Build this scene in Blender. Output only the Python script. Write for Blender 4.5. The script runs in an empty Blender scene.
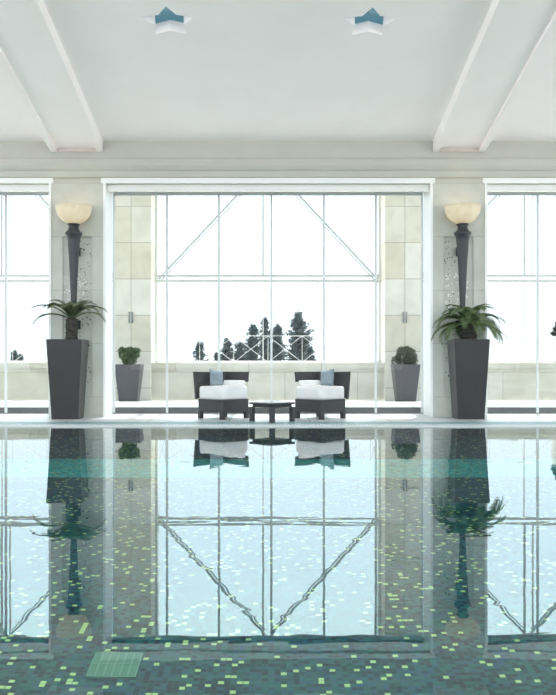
import bpy, bmesh, math, random
from mathutils import Vector, Matrix
from mathutils.geometry import tessellate_polygon
R = math.radians
COL = bpy.context.scene.collection
SC = bpy.context.scene

# ------------------------------------------------------------------ materials
def new_mat(name):
    m = bpy.data.materials.new(name); m.use_nodes = True
    nt = m.node_tree; nt.nodes.clear()
    out = nt.nodes.new('ShaderNodeOutputMaterial')
    return m, nt, out

def N(nt, t, **kw):
    n = nt.nodes.new(t)
    for k, v in kw.items():
        if k.startswith('i_'):
            n.inputs[k[2:].replace('_', ' ')].default_value = v
        else:
            setattr(n, k, v)
    return n

def L(nt, a, b): nt.links.new(a, b)

def ramp(nt, stops, interp='LINEAR'):
    r = nt.nodes.new('ShaderNodeValToRGB'); r.color_ramp.interpolation = interp
    cr = r.color_ramp
    while len(cr.elements) < len(stops): cr.elements.new(0.5)
    for e, (p, c) in zip(cr.elements, stops):
        e.position = p; e.color = (*c, 1)
    return r

def simple(name, col, rough=0.6, var=0.06, scale=6.0, metallic=0.0, bump=0.0, spec=0.5, sub=0.0, stretch=(1, 1, 1)):
    m, nt, out = new_mat(name)
    p = N(nt, 'ShaderNodeBsdfPrincipled')
    tc = N(nt, 'ShaderNodeTexCoord'); mp = N(nt, 'ShaderNodeMapping'); mp.inputs['Scale'].default_value = stretch
    L(nt, tc.outputs['Object'], mp.inputs['Vector'])
    no = N(nt, 'ShaderNodeTexNoise'); no.inputs['Scale'].default_value = scale; no.inputs['Detail'].default_value = 5
    L(nt, mp.outputs[0], no.inputs['Vector'])
    c0 = tuple(max(0, c * (1 - var)) for c in col); c1 = tuple(min(1, c * (1 + var)) for c in col)
    r = ramp(nt, [(0.3, c0), (0.7, c1)])
    L(nt, no.outputs['Fac'], r.inputs['Fac']); L(nt, r.outputs['Color'], p.inputs['Base Color'])
    p.inputs['Roughness'].default_value = rough; p.inputs['Metallic'].default_value = metallic
    p.inputs['Specular IOR Level'].default_value = spec
    if sub:
        p.inputs['Subsurface Weight'].default_value = sub; p.inputs['Subsurface Radius'].default_value = (.05, .04, .03)
    if bump:
        b = N(nt, 'ShaderNodeBump'); b.inputs['Strength'].default_value = bump; b.inputs['Distance'].default_value = .01
        L(nt, no.outputs['Fac'], b.inputs['Height']); L(nt, b.outputs[0], p.inputs['Normal'])
    L(nt, p.outputs[0], out.inputs['Surface'])
    return m

M = {}
M['plaster'] = simple('ceiling_plaster', (.95, .91, .91), .9, .015, 1.5)
M['wall_plaster'] = simple('wall_plaster', (.50, .50, .455), .8, .03, 2)
M['white_paint'] = simple('white_paint', (.86, .87, .86), .45, .02, 3)
M['frame_white'] = simple('white_powder_coat', (.64, .67, .68), .4, .02, 3)
M['steel_light'] = simple('pale_steel', (.58, .60, .61), .4, .05, 3)
M['steel_grey'] = simple('weathered_steel', (.47, .49, .50), .45, .06, 3)
M['riser'] = simple('riser_slot_shade', (.11, .11, .11), .6, .12, 14)  # shade on the step face and in the head slot, put into the colour
M['planter'] = simple('charcoal_planter', (.025, .021, .025), .30, .06, 5, bump=.02)
M['planter_grey'] = simple('grey_planter', (.085, .082, .098), .5, .06, 5)
M['soil'] = simple('dark_soil', (.05, .035, .025), .95, .4, 40, bump=.6)
M['bronze'] = simple('dark_bronze', (.045, .05, .06), .38, .15, 9, metallic=.3)
M['wicker'] = None
M['cushion'] = simple('white_canvas', (.74, .73, .74), .85, .02, 9, bump=.05)
M['pillow'] = simple('blue_grey_cotton', (.21, .27, .31), .85, .1, 12, bump=.05)
M['table_top'] = simple('dark_slate_top', (.06, .062, .07), .25, .1, 10)
M['palm_trunk'] = simple('shaggy_palm_trunk', (.055, .05, .042), .95, .5, 30, bump=1.0)
M['bark'] = simple('tree_bark', (.06, .05, .045), .95, .3, 10)
M['grout_slot'] = simple('dark_slot', (.03, .05, .055), .6, .1, 8)
M['hole'] = simple('pierced_hole', (.08, .085, .085), .7, .1, 8)
M['sparkle'] = simple('sparkle_white', (.92, .93, .92), .2, .03, 8)  # sparkle of the drilled holes, painted as a white tone
M['fitting'] = simple('dull_fitting_metal', (.22, .23, .22), .5, .1, 9)
M['terrain'] = simple('pale_dry_ground', (.42, .40, .34), .95, .2, .05)
M['pot_white'] = simple('white_ceramic', (.72, .74, .74), .35, .04, 6)
M['flower'] = simple('dark_red_petal', (.25, .03, .02), .6, .3, 12)
M['dark_leaf'] = simple('almost_black_leaf', (.012, .015, .016), .6, .3, 12)
M['drain'] = simple('green_drain_plastic', (.11, .27, .19), .6, .08, 10)
M['drain_line'] = simple('pale_drain_rib', (.20, .38, .27), .6, .08, 10)
M['pinkish'] = simple('pale_pink_stone', (.60, .52, .49), .7, .05, 8)

def leafy(name, c0, c1, trans=.35, scale=8):
    m, nt, out = new_mat(name)
    tc = N(nt, 'ShaderNodeTexCoord'); no = N(nt, 'ShaderNodeTexNoise'); no.inputs['Scale'].default_value = scale
    L(nt, tc.outputs['Object'], no.inputs['Vector'])
    r = ramp(nt, [(.35, c0), (.65, c1)]); L(nt, no.outputs['Fac'], r.inputs['Fac'])
    p = N(nt, 'ShaderNodeBsdfPrincipled'); p.inputs['Roughness'].default_value = .55
    t = N(nt, 'ShaderNodeBsdfTranslucent'); mx = N(nt, 'ShaderNodeMixShader'); mx.inputs[0].default_value = trans
    L(nt, r.outputs[0], p.inputs['Base Color']); L(nt, r.outputs[0], t.inputs['Color'])
    L(nt, p.outputs[0], mx.inputs[1]); L(nt, t.outputs[0], mx.inputs[2]); L(nt, mx.outputs[0], out.inputs['Surface'])
    return m
M['palm_leaf'] = leafy('palm_leaf', (.09, .13, .065), (.20, .24, .13), .3)
M['palm_leaf_green'] = leafy('lush_palm_leaf', (.085, .14, .055), (.19, .26, .115), .3)
M['bush_leaf'] = leafy('bush_leaf', (.03, .08, .02), (.12, .21, .06), .3, 20)
M['box_leaf'] = leafy('clipped_box_leaf', (.03, .05, .025), (.075, .10, .05), .25, 20)
M['conifer'] = leafy('blue_green_conifer', (.012, .026, .030), (.032, .056, .060), .08, 1.2)

def make_wicker():
    m, nt, out = new_mat('dark_woven_wicker')
    tc = N(nt, 'ShaderNodeTexCoord')
    w1 = N(nt, 'ShaderNodeTexWave', bands_direction='Z'); w1.inputs['Scale'].default_value = 28; w1.inputs['Distortion'].default_value = .4
    w2 = N(nt, 'ShaderNodeTexWave', bands_direction='DIAGONAL'); w2.inputs['Scale'].default_value = 22
    L(nt, tc.outputs['Object'], w1.inputs['Vector']); L(nt, tc.outputs['Object'], w2.inputs['Vector'])
    mu = N(nt, 'ShaderNodeMath', operation='MULTIPLY'); L(nt, w1.outputs['Fac'], mu.inputs[0]); L(nt, w2.outputs['Fac'], mu.inputs[1])
    r = ramp(nt, [(.0, (.030, .030, .034)), (1, (.085, .082, .088))]); L(nt, mu.outputs[0], r.inputs['Fac'])
    p = N(nt, 'ShaderNodeBsdfPrincipled'); p.inputs['Roughness'].default_value = .6
    b = N(nt, 'ShaderNodeBump'); b.inputs['Strength'].default_value = .4; b.inputs['Distance'].default_value = .004
    L(nt, mu.outputs[0], b.inputs['Height']); L(nt, b.outputs[0], p.inputs['Normal'])
    L(nt, r.outputs[0], p.inputs['Base Color']); L(nt, p.outputs[0], out.inputs['Surface'])
    return m
M['wicker'] = make_wicker()

def brick_mat(name, c0, c1, mortar, bw, bh, offx, offz, rough=.75, msize=.006, use='XZ', off=.5):
    """large ashlar blocks laid on x/z, tinted block by block, with soft veining"""
    m, nt, out = new_mat(name)
    tc = N(nt, 'ShaderNodeTexCoord'); sp = N(nt, 'ShaderNodeSeparateXYZ'); L(nt, tc.outputs['Object'], sp.inputs[0])
    cb = N(nt, 'ShaderNodeCombineXYZ')
    ax, az = use
    a = N(nt, 'ShaderNodeMath', operation='ADD'); a.inputs[1].default_value = offx; L(nt, sp.outputs[ax], a.inputs[0])
    c = N(nt, 'ShaderNodeMath', operation='ADD'); c.inputs[1].default_value = offz; L(nt, sp.outputs[az], c.inputs[0])
    L(nt, a.outputs[0], cb.inputs['X']); L(nt, c.outputs[0], cb.inputs['Y'])
    br = N(nt, 'ShaderNodeTexBrick'); br.offset = off
    br.inputs['Scale'].default_value = 1; br.inputs['Brick Width'].default_value = bw; br.inputs['Row Height'].default_value = bh
    br.inputs['Mortar Size'].default_value = msize; br.inputs['Mortar Smooth'].default_value = .1; br.inputs['Bias'].default_value = 0
    br.inputs['Color1'].default_value = (*c0, 1); br.inputs['Color2'].default_value = (*c1, 1); br.inputs['Mortar'].default_value = (*mortar, 1)
    L(nt, cb.outputs[0], br.inputs['Vector'])
    no = N(nt, 'ShaderNodeTexNoise'); no.inputs['Scale'].default_value = 2.2; no.inputs['Detail'].default_value = 8; no.inputs['Distortion'].default_value = .8
    L(nt, tc.outputs['Object'], no.inputs['Vector'])
    r = ramp(nt, [(.3, (.86, .855, .83)), (.62, (1.0, 1.0, 1.0))]); L(nt, no.outputs['Fac'], r.inputs['Fac'])
    mx = N(nt, 'ShaderNodeMix', data_type='RGBA', blend_type='MULTIPLY'); mx.inputs['Factor'].default_value = 1
    L(nt, br.outputs['Color'], mx.inputs['A']); L(nt, r.outputs[0], mx.inputs['B'])
    p = N(nt, 'ShaderNodeBsdfPrincipled'); p.inputs['Roughness'].default_value = rough
    L(nt, mx.outputs['Result'], p.inputs['Base Color']); L(nt, p.outputs[0], out.inputs['Surface'])
    return m
M['stone'] = brick_mat('pale_ashlar', (.74, .73, .69), (.62, .59, .49), (.32, .30, .24), 5.63, .747, 2.815, .471, off=0)
M['parapet'] = brick_mat('parapet_ashlar', (.66, .65, .60), (.56, .54, .46), (.40, .38, .31), 1.5, .9, .4, .3)
M['pillar'] = brick_mat('pillar_panels', (.57, .58, .54), (.54, .55, .51), (.36, .38, .35), 5, .78, 0, .47, rough=.5, msize=.004, off=0)
M['deck'] = brick_mat('pale_deck_stone', (.60, .61, .62), (.55, .57, .59), (.22, .23, .24), 1.1, 3.0, .53, .4, rough=.35, msize=.010, use='XY', off=0)

def mosaic(name, stops, axes, tile=.025, dot=.94, dotcol=(.60, .76, .28), band=None):
    """little square tesserae: each tile its own random colour, a few lime ones scattered"""
    m, nt, out = new_mat(name)
    tc = N(nt, 'ShaderNodeTexCoord')
    sc = N(nt, 'ShaderNodeVectorMath', operation='SCALE'); sc.inputs['Scale'].default_value = 1 / tile
    L(nt, tc.outputs['Object'], sc.inputs[0])
    ad = N(nt, 'ShaderNodeVectorMath', operation='ADD'); ad.inputs[1].default_value = (.013, .017, .411); L(nt, sc.outputs[0], ad.inputs[0])
    fl = N(nt, 'ShaderNodeVectorMath', operation='FLOOR'); L(nt, ad.outputs[0], fl.inputs[0])
    wn = N(nt, 'ShaderNodeTexWhiteNoise', noise_dimensions='3D'); L(nt, fl.outputs[0], wn.inputs['Vector'])
    # larger patches drift between bluer and greener
    no = N(nt, 'ShaderNodeTexNoise'); no.inputs['Scale'].default_value = .18; no.inputs['Detail'].default_value = 4
    L(nt, fl.outputs[0], no.inputs['Vector'])
    av = N(nt, 'ShaderNodeMath', operation='MULTIPLY_ADD'); av.inputs[1].default_value = .55; L(nt, wn.outputs['Value'], av.inputs[0])
    n2 = N(nt, 'ShaderNodeMath', operation='MULTIPLY'); n2.inputs[1].default_value = .45; L(nt, no.outputs['Fac'], n2.inputs[0])
    L(nt, n2.outputs[0], av.inputs[2])
    r = ramp(nt, stops); L(nt, av.outputs[0], r.inputs['Fac'])
    base = r.outputs['Color']
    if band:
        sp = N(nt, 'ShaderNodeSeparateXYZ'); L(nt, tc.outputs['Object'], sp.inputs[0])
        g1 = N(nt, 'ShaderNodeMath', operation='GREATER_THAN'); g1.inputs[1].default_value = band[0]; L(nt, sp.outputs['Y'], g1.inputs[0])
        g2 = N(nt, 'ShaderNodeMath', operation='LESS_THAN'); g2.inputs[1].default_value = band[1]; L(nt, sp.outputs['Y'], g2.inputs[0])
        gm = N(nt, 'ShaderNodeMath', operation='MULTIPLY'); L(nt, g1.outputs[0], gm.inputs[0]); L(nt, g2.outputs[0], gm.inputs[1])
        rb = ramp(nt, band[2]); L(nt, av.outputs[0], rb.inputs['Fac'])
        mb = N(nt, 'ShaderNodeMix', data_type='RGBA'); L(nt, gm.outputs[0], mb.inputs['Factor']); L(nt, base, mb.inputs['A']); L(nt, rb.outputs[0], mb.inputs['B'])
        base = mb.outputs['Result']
    wn2 = N(nt, 'ShaderNodeTexWhiteNoise', noise_dimensions='4D'); wn2.inputs['W'].default_value = 7.3; L(nt, fl.outputs[0], wn2.inputs['Vector'])
    gt = N(nt, 'ShaderNodeMath', operation='GREATER_THAN'); gt.inputs[1].default_value = dot; L(nt, wn2.outputs['Value'], gt.inputs[0])
    md = N(nt, 'ShaderNodeMix', data_type='RGBA'); L(nt, gt.outputs[0], md.inputs['Factor']); L(nt, base, md.inputs['A']); md.inputs['B'].default_value = (*dotcol, 1)
    # grout
    fr = N(nt, 'ShaderNodeVectorMath', operation='FRACTION'); L(nt, ad.outputs[0], fr.inputs[0])
    s2 = N(nt, 'ShaderNodeSeparateXYZ'); L(nt, fr.outputs[0], s2.inputs[0])
    ga = N(nt, 'ShaderNodeMath', operation='LESS_THAN'); ga.inputs[1].default_value = .10; L(nt, s2.outputs[axes[0]], ga.inputs[0])
    gb = N(nt, 'ShaderNodeMath', operation='LESS_THAN'); gb.inputs[1].default_value = .10; L(nt, s2.outputs[axes[1]], gb.inputs[0])
    gx = N(nt, 'ShaderNodeMath', operation='MAXIMUM'); L(nt, ga.outputs[0], gx.inputs[0]); L(nt, gb.outputs[0], gx.inputs[1])
    mg = N(nt, 'ShaderNodeMix', data_type='RGBA'); L(nt, gx.outputs[0], mg.inputs['Factor']); L(nt, md.outputs['Result'], mg.inputs['A']); mg.inputs['B'].default_value = (.02, .10, .11, 1)
    p = N(nt, 'ShaderNodeBsdfPrincipled'); p.inputs['Roughness'].default_value = .5
    L(nt, mg.outputs['Result'], p.inputs['Base Color']); L(nt, p.outputs[0], out.inputs['Surface'])
    return m
TEAL = [(.22, (.001, .014, .04)), (.42, (.002, .045, .065)), (.58, (.008, .14, .12)), (.82, (.015, .07, .17))]
TURQ = [(.25, (.0, .25, .24)), (.45, (.0, .55, .52)), (.7, (.08, .80, .74))]  # brighter floor band: underwater glow put into the tile colour
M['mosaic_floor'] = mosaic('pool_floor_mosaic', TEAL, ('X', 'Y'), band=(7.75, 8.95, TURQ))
M['mosaic_wall_x'] = mosaic('pool_wall_mosaic_long', TEAL, ('X', 'Z'))
M['mosaic_wall_y'] = mosaic('pool_wall_mosaic_short', TEAL, ('Y', 'Z'))
M['edge_tile'] = mosaic('pool_edge_mosaic', [(.2, (.12, .24, .27)), (.5, (.22, .36, .38)), (.85, (.36, .48, .48))], ('X', 'Y'), dot=1.1)

def make_water():
    m, nt, out = new_mat('pool_water')
    tc = N(nt, 'ShaderNodeTexCoord')
    mp = N(nt, 'ShaderNodeMapping'); mp.inputs['Scale'].default_value = (.55, 1.0, 1); L(nt, tc.outputs['Object'], mp.inputs['Vector'])
    n1 = N(nt, 'ShaderNodeTexNoise'); n1.inputs['Scale'].default_value = 5.0; n1.inputs['Detail'].default_value = 1.5; n1.inputs['Distortion'].default_value = .5
    L(nt, mp.outputs[0], n1.inputs['Vector'])
    b = N(nt, 'ShaderNodeBump'); b.inputs['Strength'].default_value = 1; b.inputs['Distance'].default_value = .00035
    L(nt, n1.outputs['Fac'], b.inputs['Height'])
    fr = N(nt, 'ShaderNodeFresnel'); fr.inputs['IOR'].default_value = 1.43; L(nt, b.outputs[0], fr.inputs['Normal'])
    g = N(nt, 'ShaderNodeBsdfGlossy'); g.inputs['Roughness'].default_value = 0; g.inputs['Color'].default_value = (.97, 1, 1, 1)
    L(nt, b.outputs[0], g.inputs['Normal'])
    rf = N(nt, 'ShaderNodeBsdfRefraction'); rf.inputs['IOR'].default_value = 1.333; rf.inputs['Roughness'].default_value = 0
    rf.inputs['Color'].default_value = (.80, .97, .97, 1); L(nt, b.outputs[0], rf.inputs['Normal'])
    mx = N(nt, 'ShaderNodeMixShader'); L(nt, fr.outputs[0], mx.inputs[0]); L(nt, rf.outputs[0], mx.inputs[1]); L(nt, g.outputs[0], mx.inputs[2])
    L(nt, mx.outputs[0], out.inputs['Surface'])
    return m
M['water'] = make_water()

def make_glass(name, tint, refl=1.0, ior=1.45):
    m, nt, out = new_mat(name)
    fr = N(nt, 'ShaderNodeFresnel'); fr.inputs['IOR'].default_value = ior
    mu = N(nt, 'ShaderNodeMath', operation='MULTIPLY'); mu.inputs[1].default_value = refl
    ge = N(nt, 'ShaderNodeNewGeometry'); iv = N(nt, 'ShaderNodeMath', operation='SUBTRACT'); iv.inputs[0].default_value = 1; L(nt, ge.outputs['Backfacing'], iv.inputs[1])
    m0 = N(nt, 'ShaderNodeMath', operation='MULTIPLY'); L(nt, fr.outputs[0], m0.inputs[0]); L(nt, iv.outputs[0], m0.inputs[1]); L(nt, m0.outputs[0], mu.inputs[0])
    t = N(nt, 'ShaderNodeBsdfTransparent'); t.inputs['Color'].default_value = (*tint, 1)
    g = N(nt, 'ShaderNodeBsdfGlossy'); g.inputs['Roughness'].default_value = .0
    mx = N(nt, 'ShaderNodeMixShader'); L(nt, mu.outputs[0], mx.inputs[0]); L(nt, t.outputs[0], mx.inputs[1]); L(nt, g.outputs[0], mx.inputs[2])
    L(nt, mx.outputs[0], out.inputs['Surface'])
    return m
M['glass'] = make_glass('clear_glass', (.97, .985, .985), .6)
M['teal_glass'] = make_glass('teal_glass', (.14, .23, .26), 1)
M['dimming_glass'] = make_glass('dimming_glass', (.42, .42, .41), .5)  # tint added to dim the daylight entering the gallery

def make_bowl():
    m, nt, out = new_mat('alabaster_bowl')
    tc = N(nt, 'ShaderNodeTexCoord'); no = N(nt, 'ShaderNodeTexNoise'); no.inputs['Scale'].default_value = 9; no.inputs['Detail'].default_value = 4; no.inputs['Distortion'].default_value = 1
    L(nt, tc.outputs['Object'], no.inputs['Vector'])
    r = ramp(nt, [(.3, (.84, .78, .64)), (.7, (.92, .88, .78))]); L(nt, no.outputs['Fac'], r.inputs['Fac'])
    p = N(nt, 'ShaderNodeBsdfPrincipled'); p.inputs['Roughness'].default_value = .3
    t = N(nt, 'ShaderNodeBsdfTranslucent'); mx = N(nt, 'ShaderNodeMixShader'); mx.inputs[0].default_value = .45
    L(nt, r.outputs[0], p.inputs['Base Color']); L(nt, r.outputs[0], t.inputs['Color'])
    L(nt, p.outputs[0], mx.inputs[1]); L(nt, t.outputs[0], mx.inputs[2]); L(nt, mx.outputs[0], out.inputs['Surface'])
    return m
M['bowl'] = make_bowl()

# ------------------------------------------------------------------ helpers
def obj(name, bm, mat, parent=None, smooth=False, loc=None, bevel=0):
    me = bpy.data.meshes.new(name)
    bmesh.ops.recalc_face_normals(bm, faces=bm.faces)
    bm.to_mesh(me); bm.free()
    mats = mat if isinstance(mat, (list, tuple)) else [mat]
    for q in mats: me.materials.append(q)
    if smooth:
        for p in me.polygons: p.use_smooth = True
    o = bpy.data.objects.new(name, me); COL.objects.link(o)
    if parent is not None: o.parent = parent
    if loc: o.location = loc
    if bevel:
        b = o.modifiers.new('bevel', 'BEVEL'); b.width = bevel; b.segments = 2; b.limit_method = 'ANGLE'; b.angle_limit = R(40)
    return o

def tag(o, label=None, cat=None, group=None, kind=None):
    if label: o['label'] = label
    if cat: o['category'] = cat
    if group: o['group'] = group
    if kind: o['kind'] = kind
    return o

def empty(name, loc, rz=0):
    o = bpy.data.objects.new(name, None); COL.objects.link(o); o.empty_display_size = .1
    o.location = loc; o.rotation_euler = (0, 0, rz)
    return o

def box(bm, x0, x1, y0, y1, z0, z1, mi=0):
    v = [bm.verts.new(p) for p in ((x0, y0, z0), (x1, y0, z0), (x1, y1, z0), (x0, y1, z0), (x0, y0, z1), (x1, y0, z1), (x1, y1, z1), (x0, y1, z1))]
    for f in ((3, 2, 1, 0), (4, 5, 6, 7), (0, 1, 5, 4), (1, 2, 6, 5), (2, 3, 7, 6), (3, 0, 4, 7)):
        fc = bm.faces.new([v[i] for i in f]); fc.material_index = mi
    return bm

def tube(bm, pts, rad, n=8, cap=True):
    """round bar along a polyline, rad a number or one per point"""
    pts = [Vector(p) for p in pts]
    rs = rad if isinstance(rad, (list, tuple)) else [rad] * len(pts)
    rings = []; prev = None
    for i, p in enumerate(pts):
        d = (pts[min(i + 1, len(pts) - 1)] - pts[max(i - 1, 0)]).normalized()
        a = prev if prev is not None else (Vector((0, 0, 1)) if abs(d.z) < .9 else Vector((1, 0, 0)))
        u = (a - d * a.dot(d)).normalized(); w = d.cross(u); prev = u
        rings.append([bm.verts.new(p + (u * math.cos(2 * math.pi * k / n) + w * math.sin(2 * math.pi * k / n)) * rs[i]) for k in range(n)])
    for a, b in zip(rings, rings[1:]):
        for k in range(n): bm.faces.new((a[k], a[(k + 1) % n], b[(k + 1) % n], b[k]))
    if cap:
        bm.faces.new(rings[0][::-1]); bm.faces.new(rings[-1])
    return bm

def bar(bm, a, b, w, t):
    """flat rectangular bar from a to b in an x/z plane, width w in plane, thickness t in y"""
    a = Vector(a); b = Vector(b); d = (b - a).normalized(); s = Vector((-d.z, 0, d.x)) * (w / 2); y = Vector((0, t / 2, 0))
    v = [bm.verts.new(p) for p in (a - s - y, a + s - y, a + s + y, a - s + y, b - s - y, b + s - y, b + s + y, b - s + y)]
    for f in ((3, 2, 1, 0), (4, 5, 6, 7), (0, 1, 5, 4), (1, 2, 6, 5), (2, 3, 7, 6), (3, 0, 4, 7)): bm.faces.new([v[i] for i in f])
    return bm

def lathe(bm, prof, n=32, c=(0, 0, 0), closed=False):
    rings = []
    for r, z in prof:
        rings.append([bm.verts.new((c[0] + r * math.cos(2 * math.pi * k / n), c[1] + r * math.sin(2 * math.pi * k / n), c[2] + z)) for k in range(n)])
    for a, b in zip(rings, rings[1:]):
        for k in range(n): bm.faces.new((a[k], a[(k + 1) % n], b[(k + 1) % n], b[k]))
    if closed:
        bm.faces.new(rings[0][::-1]); bm.faces.new(rings[-1])
    return bm

def extrude_x(bm, prof, x0, x1):
    """closed profile of (y, z) swept along x"""
    a = [bm.verts.new((x0, y, z)) for y, z in prof]; b = [bm.verts.new((x1, y, z)) for y, z in prof]
    n = len(prof)
    for k in range(n): bm.faces.new((a[k], a[(k + 1) % n], b[(k + 1) % n], b[k]))
    bm.faces.new(a[::-1]); bm.faces.new(b)
    return bm

def struct(name, bm, mat, parent=None, **kw):
    o = obj(name, bm, mat, parent, **kw)
    if parent is None: o['kind'] = 'structure'
    return o

# ------------------------------------------------------------------ main dimensions (metres; y runs away from the camera)
BAY = 5.57; PX = BAY / 2; PW = .76                      # bay pitch, pillar centre, pillar width
YW = 12.95; YP = 13.0; YB = 13.70                       # hall side of cornice, pillar face, back of pillar
HEAD = 3.43
YSTEP0, YSTEP1, ZSTEP = 13.72, 15.55, .125
YS, YS2 = 18.3, 19.6                                    # stone back wall of the gallery
YG = 19.0
XH = 9.1
SL = .189                                               # ceiling pitch
def ceil_z(y): return 4.05 + SL * (12.95 - y)
YR = 5.0                                                # ridge
POOL_X = 7.2; POOL_Y0 = -3.2; POOL_Y1 = 11.27; POOL_D = -1.2

# ------------------------------------------------------------------ ground and pool
bm = bmesh.new(); box(bm, -150, 150, 19.7, 190, -6.4, -6); struct('ground', bm, M['terrain'])
bm = bmesh.new(); box(bm, -POOL_X - .2, POOL_X + .2, POOL_Y0 - .2, POOL_Y1 + .0, POOL_D - .2, POOL_D); struct('pool_floor', bm, M['mosaic_floor'])
bm = bmesh.new(); box(bm, -POOL_X, POOL_X, POOL_Y1, POOL_Y1 + .10, POOL_D - .2, -.10); struct('pool_wall_far', bm, M['mosaic_wall_x'])
bm = bmesh.new(); box(bm, -POOL_X, POOL_X, POOL_Y0 - .2, POOL_Y0, POOL_D, -.012); struct('pool_wall_near', bm, M['mosaic_wall_x'])
for s, nm in ((-1, 'left'), (1, 'right')):
    bm = bmesh.new(); x = s * POOL_X; box(bm, min(x, x + s * .2), max(x, x + s * .2), POOL_Y0 - .2, POOL_Y1 + .1, POOL_D, -.012)
    struct('pool_wall_' + nm, bm, M['mosaic_wall_y'])
bm = bmesh.new(); nx = 2
v = [bm.verts.new(p) for p in ((-POOL_X, POOL_Y0, 0), (POOL_X, POOL_Y0, 0), (POOL_X, POOL_Y1, 0), (-POOL_X, POOL_Y1, 0))]; bm.faces.new(v)
struct('water', bm, M['water'])

# overflow channel with its slotted grille, then mosaic kerb, then the deck
bm = bmesh.new(); box(bm, -POOL_X, POOL_X, POOL_Y1, 11.52, -.10, -.012, 0); struct('floor_channel', bm, M['grout_slot'])
bm = bmesh.new()
x = -4.9
while x < 4.9:
    box(bm, x, x + .022, 11.29, 11.50, -.012, .014); x += .046
box(bm, -POOL_X, POOL_X, POOL_Y1 - .012, 11.295, -.012, .016); box(bm, -POOL_X, POOL_X, 11.495, 11.525, -.012, .018)
box(bm, -POOL_X, -4.9, 11.29, 11.5, -.012, .014); box(bm, 4.9, POOL_X, 11.29, 11.5, -.012, .014)
og = obj('overflow_grille', bm, M['steel_light'])
tag(og, 'long pale slotted overflow grille along the far edge of the pool', 'grille')
bm = bmesh.new(); box(bm, -POOL_X, POOL_X, 11.525, 11.98, -.1, .02); struct('floor_kerb', bm, M['edge_tile'])
bm = bmesh.new(); box(bm, -XH, XH, 11.98, 13.72, -.1, .02)
for s in (-1, 1): box(bm, min(s * POOL_X, s * XH), max(s * POOL_X, s * XH), -5, 11.98, -.1, .02)
box(bm, -POOL_X, POOL_X, -5, POOL_Y0, -.1, .02)
struct('floor', bm, M['deck'])
bm = bmesh.new(); box(bm, -XH, XH, YSTEP1, YS + .02, -.1, .02); struct('floor_gallery', bm, M['deck'])

# raised step behind the glazing, lintel's shade painted into the riser colour, pale tread
bm = bmesh.new(); box(bm, -XH, XH, YSTEP0 + .03, YSTEP1, -.02, ZSTEP); struct('floor_step', bm, M['deck'])
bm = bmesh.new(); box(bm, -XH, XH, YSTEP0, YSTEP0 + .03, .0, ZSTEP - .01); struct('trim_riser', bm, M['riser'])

# drain panel lying on the pool floor
dr = empty('floor_drain', (-.913, 0, POOL_D))
tag(dr, 'rectangular green ribbed drain panel on the pool floor', 'drain')
DX0, DX1, DY0, DY1 = -.0, .0, 0, 0

# ------------------------------------------------------------------ pillars
for i, px in enumerate((-3 * PX, -PX, PX, 3 * PX)):
    bm = bmesh.new(); h = PW / 2
    box(bm, px - h, px + h, YP + .03, YB, .02, HEAD)
    box(bm, px - h, px - .215, YP, YP + .03, .02, HEAD); box(bm, px + .215, px + h, YP, YP + .03, .02, HEAD)
    box(bm, px - .215, px + .215, YP, YP + .03, .02, .34); box(bm, px - .215, px + .215, YP, YP + .03, 2.65, HEAD)
    pil = struct('pillar', bm, M['pillar'])
    if abs(px) < 4:
        rnd = random.Random(5 + i)
        s = 1 if px < 0 else -1
        bm = bmesh.new()
        for k in range(70):
            x = px + s * rnd.uniform(.03, .20); z = .5 + (2.1) * rnd.random(); r = rnd.uniform(.006, .011)
            c = bmesh.ops.create_circle(bm, cap_ends=True, segments=8, radius=r, matrix=Matrix.Translation((x, YP + .0285, z)) @ Matrix.Rotation(R(90), 4, 'X'))
        obj('pierced_dots', bm, M['hole'], pil)
        bm = bmesh.new()
        for k in range(60):
            x = px + rnd.uniform(-.20, .14) ; z = 1.62 + .5 * rnd.random() ** 1.3; r = rnd.uniform(.007, .014)
            bmesh.ops.create_circle(bm, cap_ends=True, segments=8, radius=r, matrix=Matrix.Translation((x, YP + .0285, z)) @ Matrix.Rotation(R(90), 4, 'X'))
        obj('sparkle_dots', bm, M['sparkle'], pil)  # white discs stand for light in the drilled holes

# cornice running above the openings
prof = [(YP, 4.25), (YP - .01, 3.80), (YP - .07, 3.79), (YP - .10, 3.765), (YP - .115, 3.72), (YP - .11, 3.67), (YP - .08, 3.62), (YP - .05, 3.60), (YP - .05, 3.515), (YP + .0, 3.50), (YP + .0, HEAD), (YB, HEAD), (YB, 4.9), (YP, 4.9)]
bm = bmesh.new(); extrude_x(bm, prof, -XH, XH); struct('wall_back', bm, M['wall_plaster'])
# white casing round each opening and shade box under the head
for c in (-BAY, 0, BAY):
    bm = bmesh.new(); a = c - PX + PW / 2; b = c + PX - PW / 2
    x0, x1 = max(a, -XH), min(b, XH)
    box(bm, x0 - .03, x1 + .03, YP - .022, YP - .002, HEAD - .0, HEAD + .075)
    for xx, sx in ((a, 1), (b, -1)):
        if abs(xx) < XH: box(bm, min(xx, xx + sx * .035), max(xx, xx + sx * .035), YP - .02, YB - .12, .022, HEAD)
    struct('trim_casing', bm, M['white_paint'])
    bm = bmesh.new(); box(bm, x0 + .04, x1 - .04, YP + .10, YP + .16, HEAD - .095, HEAD - .001)
    struct('trim_head', bm, M['white_paint'])
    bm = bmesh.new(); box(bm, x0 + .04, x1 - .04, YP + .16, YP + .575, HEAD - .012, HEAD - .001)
    struct('trim_slot', bm, M['riser'])  # flat strip coloured dark for the shade inside the slot

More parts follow.
